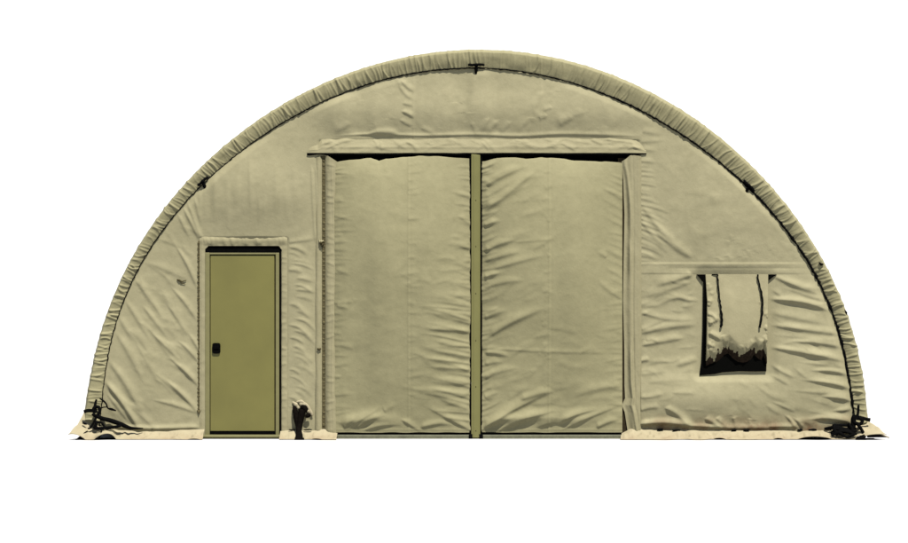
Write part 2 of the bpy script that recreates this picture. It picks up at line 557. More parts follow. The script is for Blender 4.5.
# left of the window
for p in [
    ((693, 275), (676, 281), (654, 287), 3.4, .30), ((690, 283), (664, 292), (640, 298), 3.0, .16),
    ((701, 301), (688, 301), (676, 298.5), (658, 305), 2.2, .24), ((640, 313), (668, 320), (701, 320), 2.4, .20),
    ((640, 334), (670, 328), (701, 325), 3.0, .26), ((641, 346), (664, 342), (686, 338), 2.6, .28), ((640, 331), (656, 324), (668, 320), 2.0, .16),
    ((646, 341), (652, 340), (659, 343), 1.8, .22), ((699, 360), (688, 363), (675, 367), 2.8, .22), ((638, 362), (650, 360), 2.0, .30),
    ((640, 398), (652, 397), (664, 394), 2.2, .22), ((640, 411), (650, 408), (660, 408), 2.2, .2), ((664, 408), (676, 415), (690, 428), 2.8, .34),
    ((671, 393), (697, 394), 2.2, .14), ((704, 419), (712, 423), (722, 429), 2.4, .36), ((715, 418), (727, 428), 2.2, .30), ((732, 417), (735, 428), 2.0, .24),
    ((748, 418), (749, 429), 2.0, .22), ((638, 425), (664, 423.5), (700, 428), 2.6, .80), ((690, 426), (730, 428.5), (780, 428), 2.0, .60),
    ((640, 375), (668, 372), 2.6, .14), ((648, 383), (690, 380), 3.0, .10), ((768, 427), (800, 427.5), 2.0, .5),
]:
    F(p[:-2], p[-2], p[-1], e0=.12, e1=.3)
rand_folds(h, U, V, (642, 280, 700, 415), 34, -6, 10, (14, 36), (1.4, 2.6), (.05, .15), 16)
rand_folds(h, U, V, (700, 380, 780, 425), 16, 60, 30, (10, 22), (2, 3), (.04, .10), 17)
# bottom hem, left panel
F([(112, 427), (150, 429), (200, 428)], 1.8, .5, e0=.1, e1=.1)

# general unevenness of the cloth
h += .0035 * lattice_noise(U, V, 26, 22, 1) + .0016 * lattice_noise(U + V * .4, V, 11, 9, 2) + .0005 * lattice_noise(U, V, 5, 4, 3)
# calm where trims, door and window sit
calm = np.ones(U.shape)
def box_calm(u0, u1, v0, v1, soft):
    du = np.maximum(np.maximum(u0 - U, U - u1), 0); dv = np.maximum(np.maximum(v0 - V, V - v1), 0)
    return sstep(0, soft, np.hypot(du, dv))
calm *= box_calm(202, 286, 240, 440, 4) * box_calm(320, 638, 142, 440, 3) * box_calm(700, 768, 276, 372, 11)
calm *= sstep(0, 9, r_in(ang) + 1 - rad) * .85 + .15
h *= calm
keep_v = (rad < r_in(ang) + 6)
h_wall, U_wall, V_wall = h, U, V


def wall_y(u, v):
    i = int((u - U_wall[0, 0]) / (U_wall[0, 1] - U_wall[0, 0])); j = int((v - V_wall[0, 0]) / (V_wall[1, 0] - V_wall[0, 0]))
    return -float(h_wall[j, i])


hole = ((U > 204) & (U < 281) & (V > 246)) | ((U > 326) & (U < 630) & (V > 150))
kv = keep_v & ~hole
keep = kv[:-1, :-1] & kv[1:, :-1] & kv[1:, 1:] & kv[:-1, 1:]
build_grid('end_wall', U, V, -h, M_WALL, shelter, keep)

# ---- sleeve round the arch ---------------------------------------------------
nT = 1900
th = np.linspace(TH_L, TH_R, nT)
ou, ov = arch_pt(r_out, th); iu, iv = arch_pt(r_in, th)
seg = np.hypot(np.diff(iu), np.diff(iv)); sl = np.concatenate([[0], np.cumsum(seg)])
nW = 40
tw = np.linspace(-0.06, 1.0, nW)
T, SL = np.meshgrid(tw, sl, indexing='ij')
hp = np.zeros(T.shape)
edge_off = np.zeros(nT)
pos = 0.0
r = np.random.default_rng(21)
lower = np.maximum(sstep(240, 120, sl), sstep(sl[-1] - 220, sl[-1] - 60, sl))   # deeper gathers low on both legs
low_at = lambda s_: float(np.interp(s_, sl, lower))
while pos < sl[-1]:
    pos += r.uniform(2.0, 4.4)
    lean = r.normal(0.0, 2.2) - 2.0 * math.cos(pos / sl[-1] * math.pi)
    w_ = r.uniform(.8, 1.45)
    deep = r.uniform(.25, .95) * (1 + .55 * low_at(pos)) * r.choice([.6, .9, 1.1, 1.35])
    t0 = r.uniform(-.4, .15); t1 = r.uniform(.75, 1.35)
    env = sstep(t0 - .15, t0 + .1, T) * (1 - sstep(t1 - .3, t1 + .15, T))
    c_ = pos + lean * T + r.normal(0, 1.2) * np.sin(T * 3)
    x = (SL - c_) / w_
    hp += deep * .0060 * w_ / 2 * env * np.where(x < 0, np.exp(-(x / 1.0) ** 2), np.exp(-(x / .7) ** 2))
    edge_off += r.uniform(-.3, .9) * np.exp(-((sl - pos - lean) / (w_ * 1.5)) ** 2)
hp *= (2.2 + 0.9 * np.sin(th)[None, :] ** 2)
hp += .003 * lattice_noise(SL, T * 20, 9, 7, 5)
Tc = np.clip(T, 0, 1)
prof = .003 + .034 * np.sin(np.pi * np.clip(Tc * .64, 0, 1)) - .045 * (np.clip(Tc - .84, 0, 1) / .16) ** 1.5 - .03 * np.clip(-T / .06, 0, 1)
hp *= sstep(-.05, .04, T)
edge = edge_off * .5
UU = iu[None, :] + (ou - iu)[None, :] * T
VV = iv[None, :] + (ov - iv)[None, :] * T
nrm = np.stack([ou - iu, ov - iv]); nrm /= np.hypot(nrm[0], nrm[1])
UU = UU + nrm[0][None, :] * edge[None, :] * np.clip(T, 0, 1) ** 3
VV = VV + nrm[1][None, :] * edge[None, :] * np.clip(T, 0, 1) ** 3
Ysl = -(prof + hp)
# roll the outer edge back over the roof
back_u = UU[-1] - nrm[0] * 0.8; back_v = VV[-1] - nrm[1] * 0.8
UU = np.vstack([UU, back_u, back_u]); VV = np.vstack([VV, back_v, back_v])
Ysl = np.vstack([Ysl, np.full(nT, .05), np.full(nT, .30)])
build_grid('arch_sleeve', UU, VV, Ysl, M_SLEEVE, shelter)

# ---- draw cord that gathers the sleeve ----------------------------------------
mb = MB()
pts, rs = [], []
r = np.random.default_rng(5)
for i in range(0, nT, 4):
    w_ = 1.0 + .5 * r.normal()
    right = 1.0 if iu[i] > 600 else (.72 if iu[i] > 250 else .55)
    if iu[i] > 740: right = 1.35
    pts.append(W(iu[i] + r.normal(0, .25), iv[i] + r.normal(0, .25), -.010 + .0015 * r.normal()))
    rs.append(max(.0045, .0095 * right * (1 + .25 * r.normal())))
mb.tube(pts, rs, 6)
mb.build('draw_cord', M_BLACK, shelter, True)

# ---- roof cover: the vault behind ---------------------------------------------
ths = np.linspace(TH_L + .0, TH_R, 160)
ru, rv = arch_pt(r_out, ths)
ru = AC[0] + (ru - AC[0]) * .9935; rv = AC[1] - (AC[1] - rv) * .9935
ys = np.concatenate([np.linspace(.04, 9.6, 97)])
sag = -1.1 * np.abs(np.sin(ys / 2.4 * math.pi)) ** .8
RU = AC[0] + (ru[None, :] - AC[0]) * (1 + sag[:, None] / 400)
RV = AC[1] - (AC[1] - rv)[None, :] * (1 + sag[:, None] / 400)
YY = np.repeat(ys[:, None], len(ru), 1)
build_grid('roof_cover', RU, RV, YY, M_ROOF, shelter)
mb = MB()
poly = [(float(a), float(c)) for a, c in zip(ru, rv)]
mb.prism(poly, 9.56, 9.59)
mb.build('rear_wall', M_ROOF, shelter)

# ---- header flap over the double door ------------------------------------------
U, V = grid(307, 646, 137.2, 153.2, .6)
tv = (V - 137.2) / 16.0
h = .006 + .034 * tv ** 1.15 + .006 * np.sin(np.clip(tv, 0, 1) * math.pi)
h += .012 * np.exp(-((tv - .62) / .10) ** 2) * .25
for p in [((325, 150), (340, 143), (356, 139), 1.8, .28), ((318, 146), (336, 140), 1.6, .25), ((372, 139), (376, 143), (378, 148), 1.6, .25),
          ((380, 140), (381, 152), 1.4, .28), ((405, 141), (413, 146), (416, 153), 1.6, .25), ((432, 148), (452, 143), (470, 146), 2.2, .16),
          ((480, 141), (486, 147), (488, 152), 1.5, .24), ((498, 147), (520, 146), (556, 150), 2.2, .12), ((560, 143), (568, 147), (576, 152), 1.6, .25),
          ((590, 139), (604, 146), 1.8, .25), ((602, 139), (618, 141), (636, 144), 1.6, .30), ((574, 141), (592, 144), 1.8, .2),
          ((626, 150), (636, 147), (645, 145), 1.6, .28), ((344, 148), (372, 147), (400, 148), 1.8, .14), ((514, 140), (530, 143), 1.6, .2)]:
    add_fold(h, U, V, p[:-2], p[-2], p[-1], e0=.25, e1=.3)
rand_folds(h, U, V, (310, 139, 644, 151), 60, 10, 30, (8, 26), (1.2, 2.2), (.06, .16), 31)
h += .002 * lattice_noise(U, V, 8, 6, 33)
endl = sstep(307, 318, U) * (1 - sstep(636, 646, U))
h = h * (.45 + .55 * endl)
# upper corners slope down to the ends of the flap
top_at = np.interp(U, [307, 309, 318, 322, 632, 640, 646], [151.2, 146.5, 144.5, 138.2, 138, 143, 148.5])
VV = top_at + (153.2 - top_at) * tv
VV += np.where(tv > .99, .25 * lattice_noise(U, V * 0, 12, 9, 34), 0)
# turn the lower edge under
UU = np.vstack([U, U[-1:], U[-1:]]); VV2 = np.vstack([VV, VV[-1:] + .35, VV[-1:] + .1])
Y = np.vstack([-h, -h[-1:] + .006, -h[-1:] + .03])
build_grid('header_flap', UU, VV2, Y, M_FLAP, shelter)
mb = MB()
mb.tube([W(u, 154.0 + .3 * math.sin(u * .21), -.022 if 318 < u < 636 else -.016) for u in np.linspace(307.2, 646.3, 150)],
        [.013 + .003 * math.sin(u * .37) - .008 * max(0, (u - 638) / 8.3) for u in np.linspace(307.2, 646.3, 150)], 6)
mb.build('header_dark_edge', M_BLACK, shelter, True)  # black line along the lower edge of the flap

# ---- black bar behind the header, added to darken the gap ------------------------------------------------
mb = MB()
mb.ubox(326, 630, 146, 166, .045, .12, .005)
mb.build('header_gap_shade', M_RUBBER_SHADE, shelter)


# ---- the two door curtains --------------------------------------------------------
def curtain(u0, u1, top, seam, folds, seed, edge_a, edge_b, extra):
    v0, v1 = 155.0, 432.2
    U, V = grid(u0, u1, v0, v1, .72)
    h = np.zeros(U.shape)
    cu, hw = (u0 + u1) / 2, (u1 - u0) / 2
    x = (U - cu) / hw
    zt = (V - v0) / (v1 - v0)
    # billow: pushed out low down, tucked in at the hem
    h += .016 + .150 * (1 - np.abs(x) ** 2.4) * np.sin(np.pi * zt ** .72) ** 1.1 + .010 * (1 - x ** 4) * (zt ** 2) * (1 - sstep(.88, 1.0, zt)) + .017 * lattice_noise(U, V, 24, 170, seed + 7) * np.sin(np.pi * zt) * (1 - x ** 4)
    h += .006 * (1 - np.abs(x) ** 6)
    for p in folds:
        if p[-1] >= .45:
            add_fold(h, U, V, p[:-2], p[-2] * (1.0 if p[-1] < .6 else .68), p[-1] * .85, e0=.30, e1=.70, lo=.95, hi=2.2)
        else:
            add_fold(h, U, V, p[:-2], p[-2], p[-1], e0=.14, e1=.5)
    extra(h, U, V)
    h += .0035 * lattice_noise(U, V, 30, 24, seed) + .0014 * lattice_noise(U, V, 13, 8, seed + 1) + .0004 * lattice_noise(U, V, 5, 4, seed + 2)
    # sewn seam
    h += .0022 * np.exp(-((U - seam) / .9) ** 2) - .0016 * np.exp(-((U - seam - 2.2) / 1.2) ** 2)
    h += .0012 * sstep(seam - .5, seam + .5, U)
    # hem
    h += .002 * np.exp(-((V - 429.4) / .7) ** 2)
    tp = np.interp(U[0], [a for a, _ in top], [c for _, c in top])
    tp = tp + .35 * lattice_noise(U[0], U[0] * 0, 6, 5, seed + 3)
    VV = V + (tp[None, :] - v0) * np.clip(1 - (V - v0) / 22.0, 0, 1)
    VV[-1] += .3 * lattice_noise(U[0], U[0] * 0, 14, 5, seed + 4)
    return build_grid('door_curtain', U, VV, -h, M_CURT, shelter)


def left_extra(h, U, V):
    r = np.random.default_rng(51)
    for k in range(44):
        v = 168 + k * 5.9 + r.normal(0, 1.6); L = r.uniform(8, 26)
        sl = r.uniform(-.25, .25)
        add_fold(h, U, V, [(334, v), (334 + L, v + L * sl)], r.uniform(1.3, 2.2), r.uniform(.05, .16), e0=.05, e1=.6)
    for k in range(50):
        v = 165 + k * 5.2 + r.normal(0, 1.4); L = r.uniform(6, 22) + (v > 300) * r.uniform(5, 40)
        sl = r.uniform(-.05, .35) if v < 280 else r.uniform(.05, .30)
        add_fold(h, U, V, [(470, v), (470 - L * .5, v - L * .6 * sl), (470 - L, v - L * sl)], r.uniform(1.4, 2.5),
                 r.uniform(.08, .20) + .10 * (v > 300), e0=.05, e1=.6)
    for k in range(30):
        v = 165 + k * 8.5 + r.normal(0, 2); L = r.uniform(8, 20)
        add_fold(h, U, V, [(408, v), (408 + L, v + L * r.uniform(-.3, .3))], r.uniform(1.4, 2.2), r.uniform(.04, .11), e0=.1, e1=.6)
    rand_folds(h, U, V, (412, 240, 468, 420), 30, 8, 8, (20, 50), (1.6, 3), (.04, .13), 52)
    rand_folds(h, U, V, (338, 170, 405, 420), 24, 0, 20, (14, 40), (2, 4), (.02, .05), 53)


left_folds = [
    ((346, 431), (364, 418), (384, 406), 2.8, .62), ((362, 431), (382, 426), (404, 425), 2.4, .85), ((400, 419), (410, 425), (422, 433), 2.4, .66), ((356, 429), (370, 420), (386, 415), 2.4, .40),
    ((474, 432), (450, 420), (420, 403), 3.0, .62), ((470, 360), (446, 354), (416, 345), 3.0, .20), ((470, 333), (440, 330), (414, 326), 2.6, .18),
    ((470, 347), (450, 345), (430, 340), 2.4, .20), ((470, 320), (450, 316), (420, 312), 2.6, .16), ((470, 372), (452, 370), (430, 368), 2.6, .26),
    ((470, 384), (448, 384), (424, 380), 2.8, .20), ((470, 396), (450, 396), (418, 392), 3.0, .18), ((470, 410), (452, 404), (434, 396), 2.6, .28),
    ((344, 429), (352, 421), (360, 414), 2.4, .30), ((384, 412), (398, 404), 3.2, .16), ((470, 306), (452, 300), (425, 296), 2.6, .14),
    ((336, 306), (350, 309), 2.2, .22), ((336, 270), (352, 276), 2.2, .16), ((340, 345), (356, 350), 2.2, .14), ((420, 428), (440, 424), (455, 426), 2.4, .4),
    ((470, 250), (458, 246), 2.0, .24), ((470, 225), (456, 215), 2.0, .2), ((338, 424), (372, 421), (410, 424), 5.5, .28),
]
curtain(331.5, 470.6, [(331, 163), (336, 162.2), (352, 160), (371, 158), (376, 160), (379, 161.3), (386, 159), (395, 158), (419, 156), (443, 156.8), (471, 158.8)],
        408.5, left_folds, 41, 0, 0, left_extra)


def right_extra(h, U, V):
    r = np.random.default_rng(61)
    for k in range(52):
        v = 166 + k * 5.0 + r.normal(0, 1.4); L = r.uniform(7, 22)
        sl = r.uniform(.1, .7)
        add_fold(h, U, V, [(482, v), (482 + L * .5, v - L * .4 * sl), (482 + L, v - L * sl)], r.uniform(1.4, 2.4), r.uniform(.10, .28), e0=.05, e1=.6)
    for k in range(40):
        v = 180 + k * 6.2 + r.normal(0, 1.6); L = r.uniform(8, 26)
        sl = r.uniform(.15, .6) if v < 290 else r.uniform(-.2, .2)
        add_fold(h, U, V, [(622, v), (622 - L, v - L * sl)], r.uniform(1.4, 2.4), r.uniform(.05, .15), e0=.05, e1=.6)
    rand_folds(h, U, V, (486, 170, 548, 410), 34, -22, 10, (18, 50), (1.8, 3.2), (.04, .13), 62)
    rand_folds(h, U, V, (552, 300, 618, 420), 20, -6, 12, (16, 46), (1.8, 3.2), (.03, .10), 63)
    rand_folds(h, U, V, (538, 165, 550, 400), 24, -30, 25, (5, 12), (1.3, 2.0), (.05, .13), 64)


right_folds = [
    ((484, 187), (505, 176), (530, 163), 3.2, .34), ((484, 212), (512, 192), (542, 166), 3.4, .36), ((484, 199), (500, 190), (522, 176), 2.6, .22),
    ((484, 227), (500, 220), 2.4, .34), ((484, 252), (500, 245), (517, 240), 3.0, .42), ((484, 262), (505, 256), (523, 252), 2.8, .30),
    ((492, 270), (520, 262), (548, 255), 2.6, .24), ((484, 278), (500, 273), 2.4, .36), ((484, 288), (505, 283), (524, 280), 2.6, .26),
    ((514, 243), (540, 241), (562, 240), 1.8, .14), ((484, 319), (495, 314), (508, 311), 2.6, .28), ((487, 338), (514, 322), (548, 307), 3.4, .40),
    ((484, 353), (496, 354), (510, 357), 2.6, .40), ((490, 349), (550, 352), (621, 353.5), 1.8, .18), ((484, 364), (504, 362), 2.4, .28),
    ((484, 379), (500, 372), (520, 368), 2.6, .24), ((476, 434), (510, 412), (556, 389), 4.2, .86), ((494, 433), (520, 421), (560, 409), 3.6, .95), ((484, 428), (500, 421), (522, 416), 2.6, .44),
    ((560, 431), (588, 418), (626, 403), 3.0, .66), ((556, 425), (576, 415), (602, 408), 3.2, .85), ((484, 398), (500, 392), 2.4, .30),
    ((520, 400), (540, 394), (556, 392), 3.2, .35), ((606, 258), (596, 252), 2.2, .18), ((622, 300), (604, 288), (594, 276), 2.4, .18),
    ((535, 428), (552, 423), (566, 424), 2.8, .55), ((622, 386), (596, 390), (570, 398), 3.6, .22), ((596, 428), (610, 422), (621, 419), 2.4, .4),
    ((487, 424), (530, 419), (600, 421), 5.0, .30),
]
curtain(481.4, 622.2, [(481, 161.5), (485, 161), (497, 158), (511, 157.6), (525, 159), (542, 157.6), (564, 159), (574, 161), (600, 161.6), (618, 162.4), (624, 163.5)],
        548.5, right_folds, 45, 0, 0, right_extra)

# ---- centre post --------------------------------------------------------------
mb = MB()
mb.ubox(471.2, 480.2, 154, 437.5, -.034, .06, .004)
mb.ubox(473.4, 478.2, 156, 437.4, -.038, -.033, .0015)
post = mb.build('centre_post', plain_mat('post_paint', (.086, .082, .028), .5, .2, .06, 6.0, .05), shelter)
for a, c in ((469.3, 471.1), (480.3, 482.2)):
    mb = MB()
    mb.ubox(a, c, 155, 438, -.022, .06, .003)
    mb.build('edge_seal', M_RUBBER_SHADE, post)
for v in (200, 246, 293, 340, 386, 430):
    mb = MB()
    mb.ubox(475.3, 476.2, v, v + .9, -.041, -.037, .001)
    mb.build('screw', M_BROWN, post)

# ---- jamb flaps either side of the double door -----------------------------------
def strip(name, prof_fn, u_pts, v0, v1, mat, parent, topfn=None, noise=.0025, seed=1, botfn=None, step=.6, ufn=None):
    """hanging strip of cloth; prof_fn(U, V) gives how far it stands out"""
    U, V = grid(u_pts[0], u_pts[1], v0, v1, step)
    h = prof_fn(U, V) + noise * lattice_noise(U, V, 5, 16, seed) + noise * .5 * lattice_noise(U, V, 2.5, 7, seed + 1)
    VV = V.copy()
    if topfn is not None:
        VV = V + topfn(U) * np.clip(1 - (V - v0) / 14, 0, 1)
    if botfn is not None:
        VV = VV + botfn(U) * np.clip((V - v1 + 14) / 14, 0, 1)
    if ufn is not None:
        U = ufn(U, V)
    return build_grid(name, U, VV, -h, mat, parent)


def half_round(a, c, base, rise, p=2.0):
    return lambda U, V: base + rise * (1 - np.abs((U - (a + c) / 2) / ((c - a) / 2)) ** p)


def left_sleeve(U, V):
    h = half_round(325.6, 337, .012, .030, 2.2)(U, V)
    h += .006 * np.exp(-((U - 333.5 - 1.2 * np.sin(V * .03)) / .8) ** 2)
    r = np.random.default_rng(71)
    for k in range(34):
        v = 165 + k * 8 + r.normal(0, 2)
        add_fold(h, U, V, [(326, v), (336, v + r.uniform(-4, 5))], 1.4, r.uniform(.05, .2), e0=.2, e1=.4)
    return h


jamb = strip('jamb_flap', left_sleeve, (325.4, 337.4), 155.5, 437.5, M_FLAP, shelter,
             topfn=lambda U: np.interp(U, [325, 328, 333, 337.5], [-.3, .5, 3.6, 6.5]), seed=72)
strip('jamb_fold', half_round(315.2, 321.9, .006, .018, 2.0), (315, 322), 156, 430, M_FLAP, jamb, seed=74,
      topfn=lambda U: np.interp(U, [315, 318, 320, 322], [.5, 1.5, 0.5, 3]))
mb = MB()
mb.ubox(321.0, 326.4, 156, 430, -.004, .012, 0)
lace = mb.build('lacing_strip', M_LACE, jamb)
M_RUNG = plain_mat('lacing_rung', (.050, .043, .021), .9, .05, .4, 60.0, .3)
r = np.random.default_rng(8)
v = 160.0
while v < 428:
    mb = MB()
    mb.tube([W(322.2, v, -.003), W(323.6, v + .4, -.0045), W(325.4, v + r.uniform(-.6, 1.1), -.003)], [.012, .018 * r.uniform(.4, 1.15), .012], 6, .16)
    mb.build('lacing_loop', M_RUNG, jamb, True)
    v += r.uniform(3.6, 7.5)
mb = MB()
mb.tube([W(319.6, 241, -.03), W(321.3, 243, -.045), W(323, 241.6, -.04), W(324.6, 240, -.03)], [.012, .020, .012, .005], 8)
mb.tube([W(321, 243, -.04), W(322.2, 247, -.035)], [.012, .006], 6)
mb.build('lacing_knot', M_BROWN, jamb, True)
mb = MB()
mb.tube([W(317.4, 348.6, -.03), W(319.2, 349.2, -.036), W(321.2, 348.6, -.03)], [.008, .013, .008], 8)
mb.build('lacing_knot', M_BROWN, jamb, True)
mb = MB()
for u0 in (319.4, 321.2):
    mb.tube([W(u0, 240, -.028), W(u0 + .8, 242, -.046), W(u0 + 2.6, 240.6, -.04)], [.006, .016, .008], 8)
mb.build('cord_tuft', M_FLAP, jamb, True)


def right_sleeve(U, V):
    # flat stitched band at right, loose hanging folds at left
    h = .010 + .026 * sstep(624, 631, U) * (1 - sstep(638, 641.5, U) * .9)
    c1 = np.interp(V, [160, 200, 260, 330, 380, 425, 440], [624.5, 628, 628.6, 628.2, 629, 633.5, 636])
    h += .026 * np.exp(-((U - c1) / 1.9) ** 2) * (.65 + .5 * lattice_noise(U * 0, V, 9, 26, 87))
    c3 = np.interp(V, [160, 250, 350, 400, 440], [632.6, 632.5, 632.2, 633.8, 640])
    h -= .009 * np.exp(-((U - c3) / 1.0) ** 2) * (.35 + .65 * np.exp(-((V - 320) / 75) ** 2))
    h += .004 * np.exp(-((U - 639.2) / .7) ** 2)
    return h


def ragged_left(U, V):
    edge = np.interp(V, [155, 165, 180, 215, 300, 345, 385, 398, 405, 412, 430, 438], [621.6, 621.8, 623.2, 624.4, 622.9, 624.2, 624.4, 625.0, 621.8, 624.6, 627.4, 622.0])
    return edge + (U - 621.8) * (641.4 - edge) / (641.4 - 621.8)


jamb2 = strip('jamb_flap', right_sleeve, (621.8, 641.4), 155.5, 437.0, M_FLAP, shelter, seed=82, ufn=ragged_left,
              topfn=lambda U: np.interp(U, [621, 626, 630, 634, 642], [6.5, 3.5, 0, 0, 1.0]))
mb = MB()
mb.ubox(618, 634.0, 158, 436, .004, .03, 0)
mb.build('jamb_gap_shade', plain_mat('jamb_gap_shade_dark', (.016, .012, .006), .9, .05, .3, 30.0, .2), jamb2)  # dark sheet standing in for the shadow in the jamb gap
# ---- sill under the double door ----------------------------------------------------
for a, c in ((337, 469), (482.4, 622)):
    mb = MB()
    mb.ubox(a, c, 434.6, 438.45, -.030, .06, .003)
    s = mb.build('door_sill', M_SILL, shelter)
    mb = MB()
    mb.ubox(a - .4, c + .4, 432.3, 434.5, -.010, .06, 0)
    mb.build('sill_gasket', M_RUBBER_SHADE, s)
for a, c in ((469, 472.4), (479.2, 483)):
    mb = MB()
    mb.ubox(a, c, 433.8, 438.4, -.042, -.028, .002)
    mb.build('foot_bolt', M_BLACK, post)

# ---- side door -----------------------------------------------------------------------
def surround_prof(U, V):
    h = .008 + .008 * np.exp(-((V - 240.5) / 3.0) ** 2) + .004 * np.exp(-((U - 284) / 2) ** 2)
    h += .003 * np.exp(-((U - 202.2) / .8) ** 2)
    r = np.random.default_rng(91)
    for k in range(22):
        u = 203 + k * 3.8 + r.normal(0, 1)
        add_fold(h, U, V, [(u, 237), (u + r.uniform(-3, 3), 246.5)], 1.5, r.uniform(.08, .25), e0=.2, e1=.3)
    for k in range(30):
        v = 250 + k * 6 + r.normal(0, 2)
        add_fold(h, U, V, [(280, v), (287.5, v + r.uniform(-2, 3))], 1.3, r.uniform(.05, .18), e0=.2, e1=.3)
    return h


U, V = grid(199.8, 287.5, 236.3, 436.5, .6)
hs = surround_prof(U, V) + .0022 * lattice_noise(U, V, 6, 6, 92)
inside = (U > 205.6) & (U < 281.6) & (V > 246.2 + 3.5 * np.clip((208.5 - U) / 3, 0, 1) + 3.5 * np.clip((U - 278.5) / 3, 0, 1))
kv = ~inside
build_grid('door_surround', U, V, -hs, M_FLAP, shelter, kv[:-1, :-1] & kv[1:, :-1] & kv[1:, 1:] & kv[:-1, 1:])
mb = MB()
mb.ubox(205, 209.6, 252.6, 437, -.002, .06, .004)
mb.ubox(275.6, 279.2, 252.8, 437, -.002, .06, .004)
mb.ubox(209.6, 275.6, 252.8, 254.4, .000, .06, .002)
frame = mb.build('door_frame', M_OLIVE_L, shelter)
mb = MB()
mb.prism([(205.4, 254), (205.4, 249.3), (208.6, 246.0), (278.4, 246.0), (281.9, 249.3), (281.9, 437), (279.3, 437), (279.3, 256), (278.4, 252.7), (206, 252.7)], .006, .07)
mb.build('recess_shade', M_RUBBER_SHADE, frame)  # black piece painted in as the recess shadow, top and right
mb = MB()
mb.ubox(203.2, 282, 434.6, 437.2, -.055, .06, .003)
mb.build('threshold', M_OLIVE_L, frame)
mb = MB()
mb.ubox(202.6, 282.4, 437.25, 438.45, -.040, .06, 0)
mb.ubox(209, 276, 431.2, 434.5, .012, .06, 0)
mb.build('threshold_gasket', M_RUBBER_SHADE, frame)

mb = MB()
mb.ubox(210.3, 274.2, 255.3, 431.0, .010, .055, .003)
door = mb.build('door', M_OLIVE, shelter)
mb = MB()
mb.ubox(209.4, 210.2, 254.5, 431.2, .022, .055, 0)
mb.ubox(274.3, 275.6, 254.5, 431.2, .022, .055, 0)
mb.build('door_gasket', M_BROWN, door)
# handle: rounded black pull cup with a paddle
mb = MB()
pl = []
for cxx, cyy, a0 in ((214.3, 345.0, 180), (218.3, 345.0, 270), (218.3, 351.6, 0), (214.3, 351.6, 90)):
    for k in range(5):
        a = R(a0 + 22.5 * k)
        pl.append((cxx + 2.0 * math.cos(a), cyy + 2.0 * math.sin(a)))
mb.prism(pl, -.006, .012)
mb.ubox(213.6, 219.0, 346.4, 349.0, -.014, -.005, .003)
mb.build('handle', M_RUBBER_SHADE, door)

# laced edge left of the side door
mb = MB()
r = np.random.default_rng(9)
v = 243.0
while v < 411:
    mb.tube([W(197.6, v, -.008), W(198.6, v + .5, -.013), W(199.8, v + r.uniform(-.3, .8), -.008)], .0085 * r.uniform(.5, 1.15), 6, .5)
    v += r.uniform(3.2, 6.0)
mb.tube([W(198.7 + .2 * math.sin(q), q, -.006) for q in np.linspace(241, 411, 60)], .009, 6)
mb.tube([W(197.8, 410, -.012), W(199.3, 413, -.02), W(200, 410, -.012)], .012, 6)
mb.build('door_lacing', M_LACE, shelter, True)

# small dark repair mark left of the side door
mb = MB()
wy = wall_y(181, 281) - .008
mb.tube([W(177, 279.6, wy), W(179.4, 280.4, wy - .004), W(182, 281.6, wy), W(186.4, 280.4, wy)], [.006, .012, .007, .004], 6, .6)
mb.tube([W(180.5, 282.6, wy), W(185.5, 284.2, wy + .002)], [.006, .003], 6, .6)
mb.build('wall_toggle', M_BROWN, shelter, True)

# ---- window ------------------------------------------------------------------------------
mb = MB()
mb.prism([(696.5, 274.4), (776.5, 274.4), (767.8, 280.8), (767.2, 300), (767.0, 345), (766, 371.2), (752, 371.4), (740, 371), (722, 372.2),
          (714, 374.0), (699.3, 375.2), (701.5, 360), (702.6, 330), (703.2, 282.4)], -.022, -.002)
screen = mb.build('window_screen', M_MESH, shelter)

nu, nv = 110, 150
uu = np.linspace(0, 1, nu); vv = np.linspace(0, 1, nv) ** .85
A, B = np.meshgrid(uu, vv)
Lu = np.interp(B, [0, .3, .6, .9, 1], [705.2, 706.6, 706.2, 705.6, 705.4])
Ru = np.interp(B, [0, .3, .6, .9, 1], [767.8, 767.2, 766.2, 765.8, 766.6])
U = Lu + (Ru - Lu) * A
bot = np.interp(A[0], [0, .02, .10, .17, .25, .31, .37, .45, .53, .62, .68, .74, .80, .86, .91, .95, 1.0],
                [359.5, 360, 357, 354, 350, 346, 344.6, 350, 353, 354, 353, 351, 346, 350, 352, 347, 358])
V = 274.2 + (bot[None, :] * .35 + 353 * .65 + 10.0 + 2.2 * lattice_noise(A[0] * 60, A[0] * 0, 4.5, 5, 99)[None, :] - 274.2) * B
out = np.clip((V - 274) / (bot[None, :] - 274), 0, 1)
h = .026 + .075 * np.sin(out * np.pi / 2) + .018 * np.sin(np.pi * A) * sstep(.05, .5, out)
hw = np.zeros(U.shape)
Ug, Vg = grid(703, 770, 272, 364, .5)
hg = np.zeros(Ug.shape)
for p in [((708, 306), (712, 300), 1.8, .4), ((706, 314), (711, 316), (716, 320), 2.0, .5), ((707, 324), (714, 321), (719, 317), 2.2, .55), ((706, 301), (713, 301), 1.8, .45),
          ((707, 333), (714, 337), (721, 341), 2.4, .6), ((706, 344), (711, 346), (714, 347), 1.6, .5),           ((746, 350), (752, 344), (756, 340), 2.2, .55),
          ((757, 349), (761, 343), (764, 338), 2.2, .5), ((766, 330), (762, 326), 1.8, .35), ((766, 318), (763, 312), 1.8, .3), ((766, 341), (760, 336), 1.8, .4),
          ((706, 283), (709, 291), 1.6, .3), ((720, 335), (724, 345), 2.2, .35)]:
    add_fold(hg, Ug, Vg, p[:-2], p[-2], p[-1], e0=.1, e1=.4)
rand_folds(hg, Ug, Vg, (705, 285, 713, 356), 10, 5, 20, (4, 8), (1.1, 1.8), (.12, .3), 95)
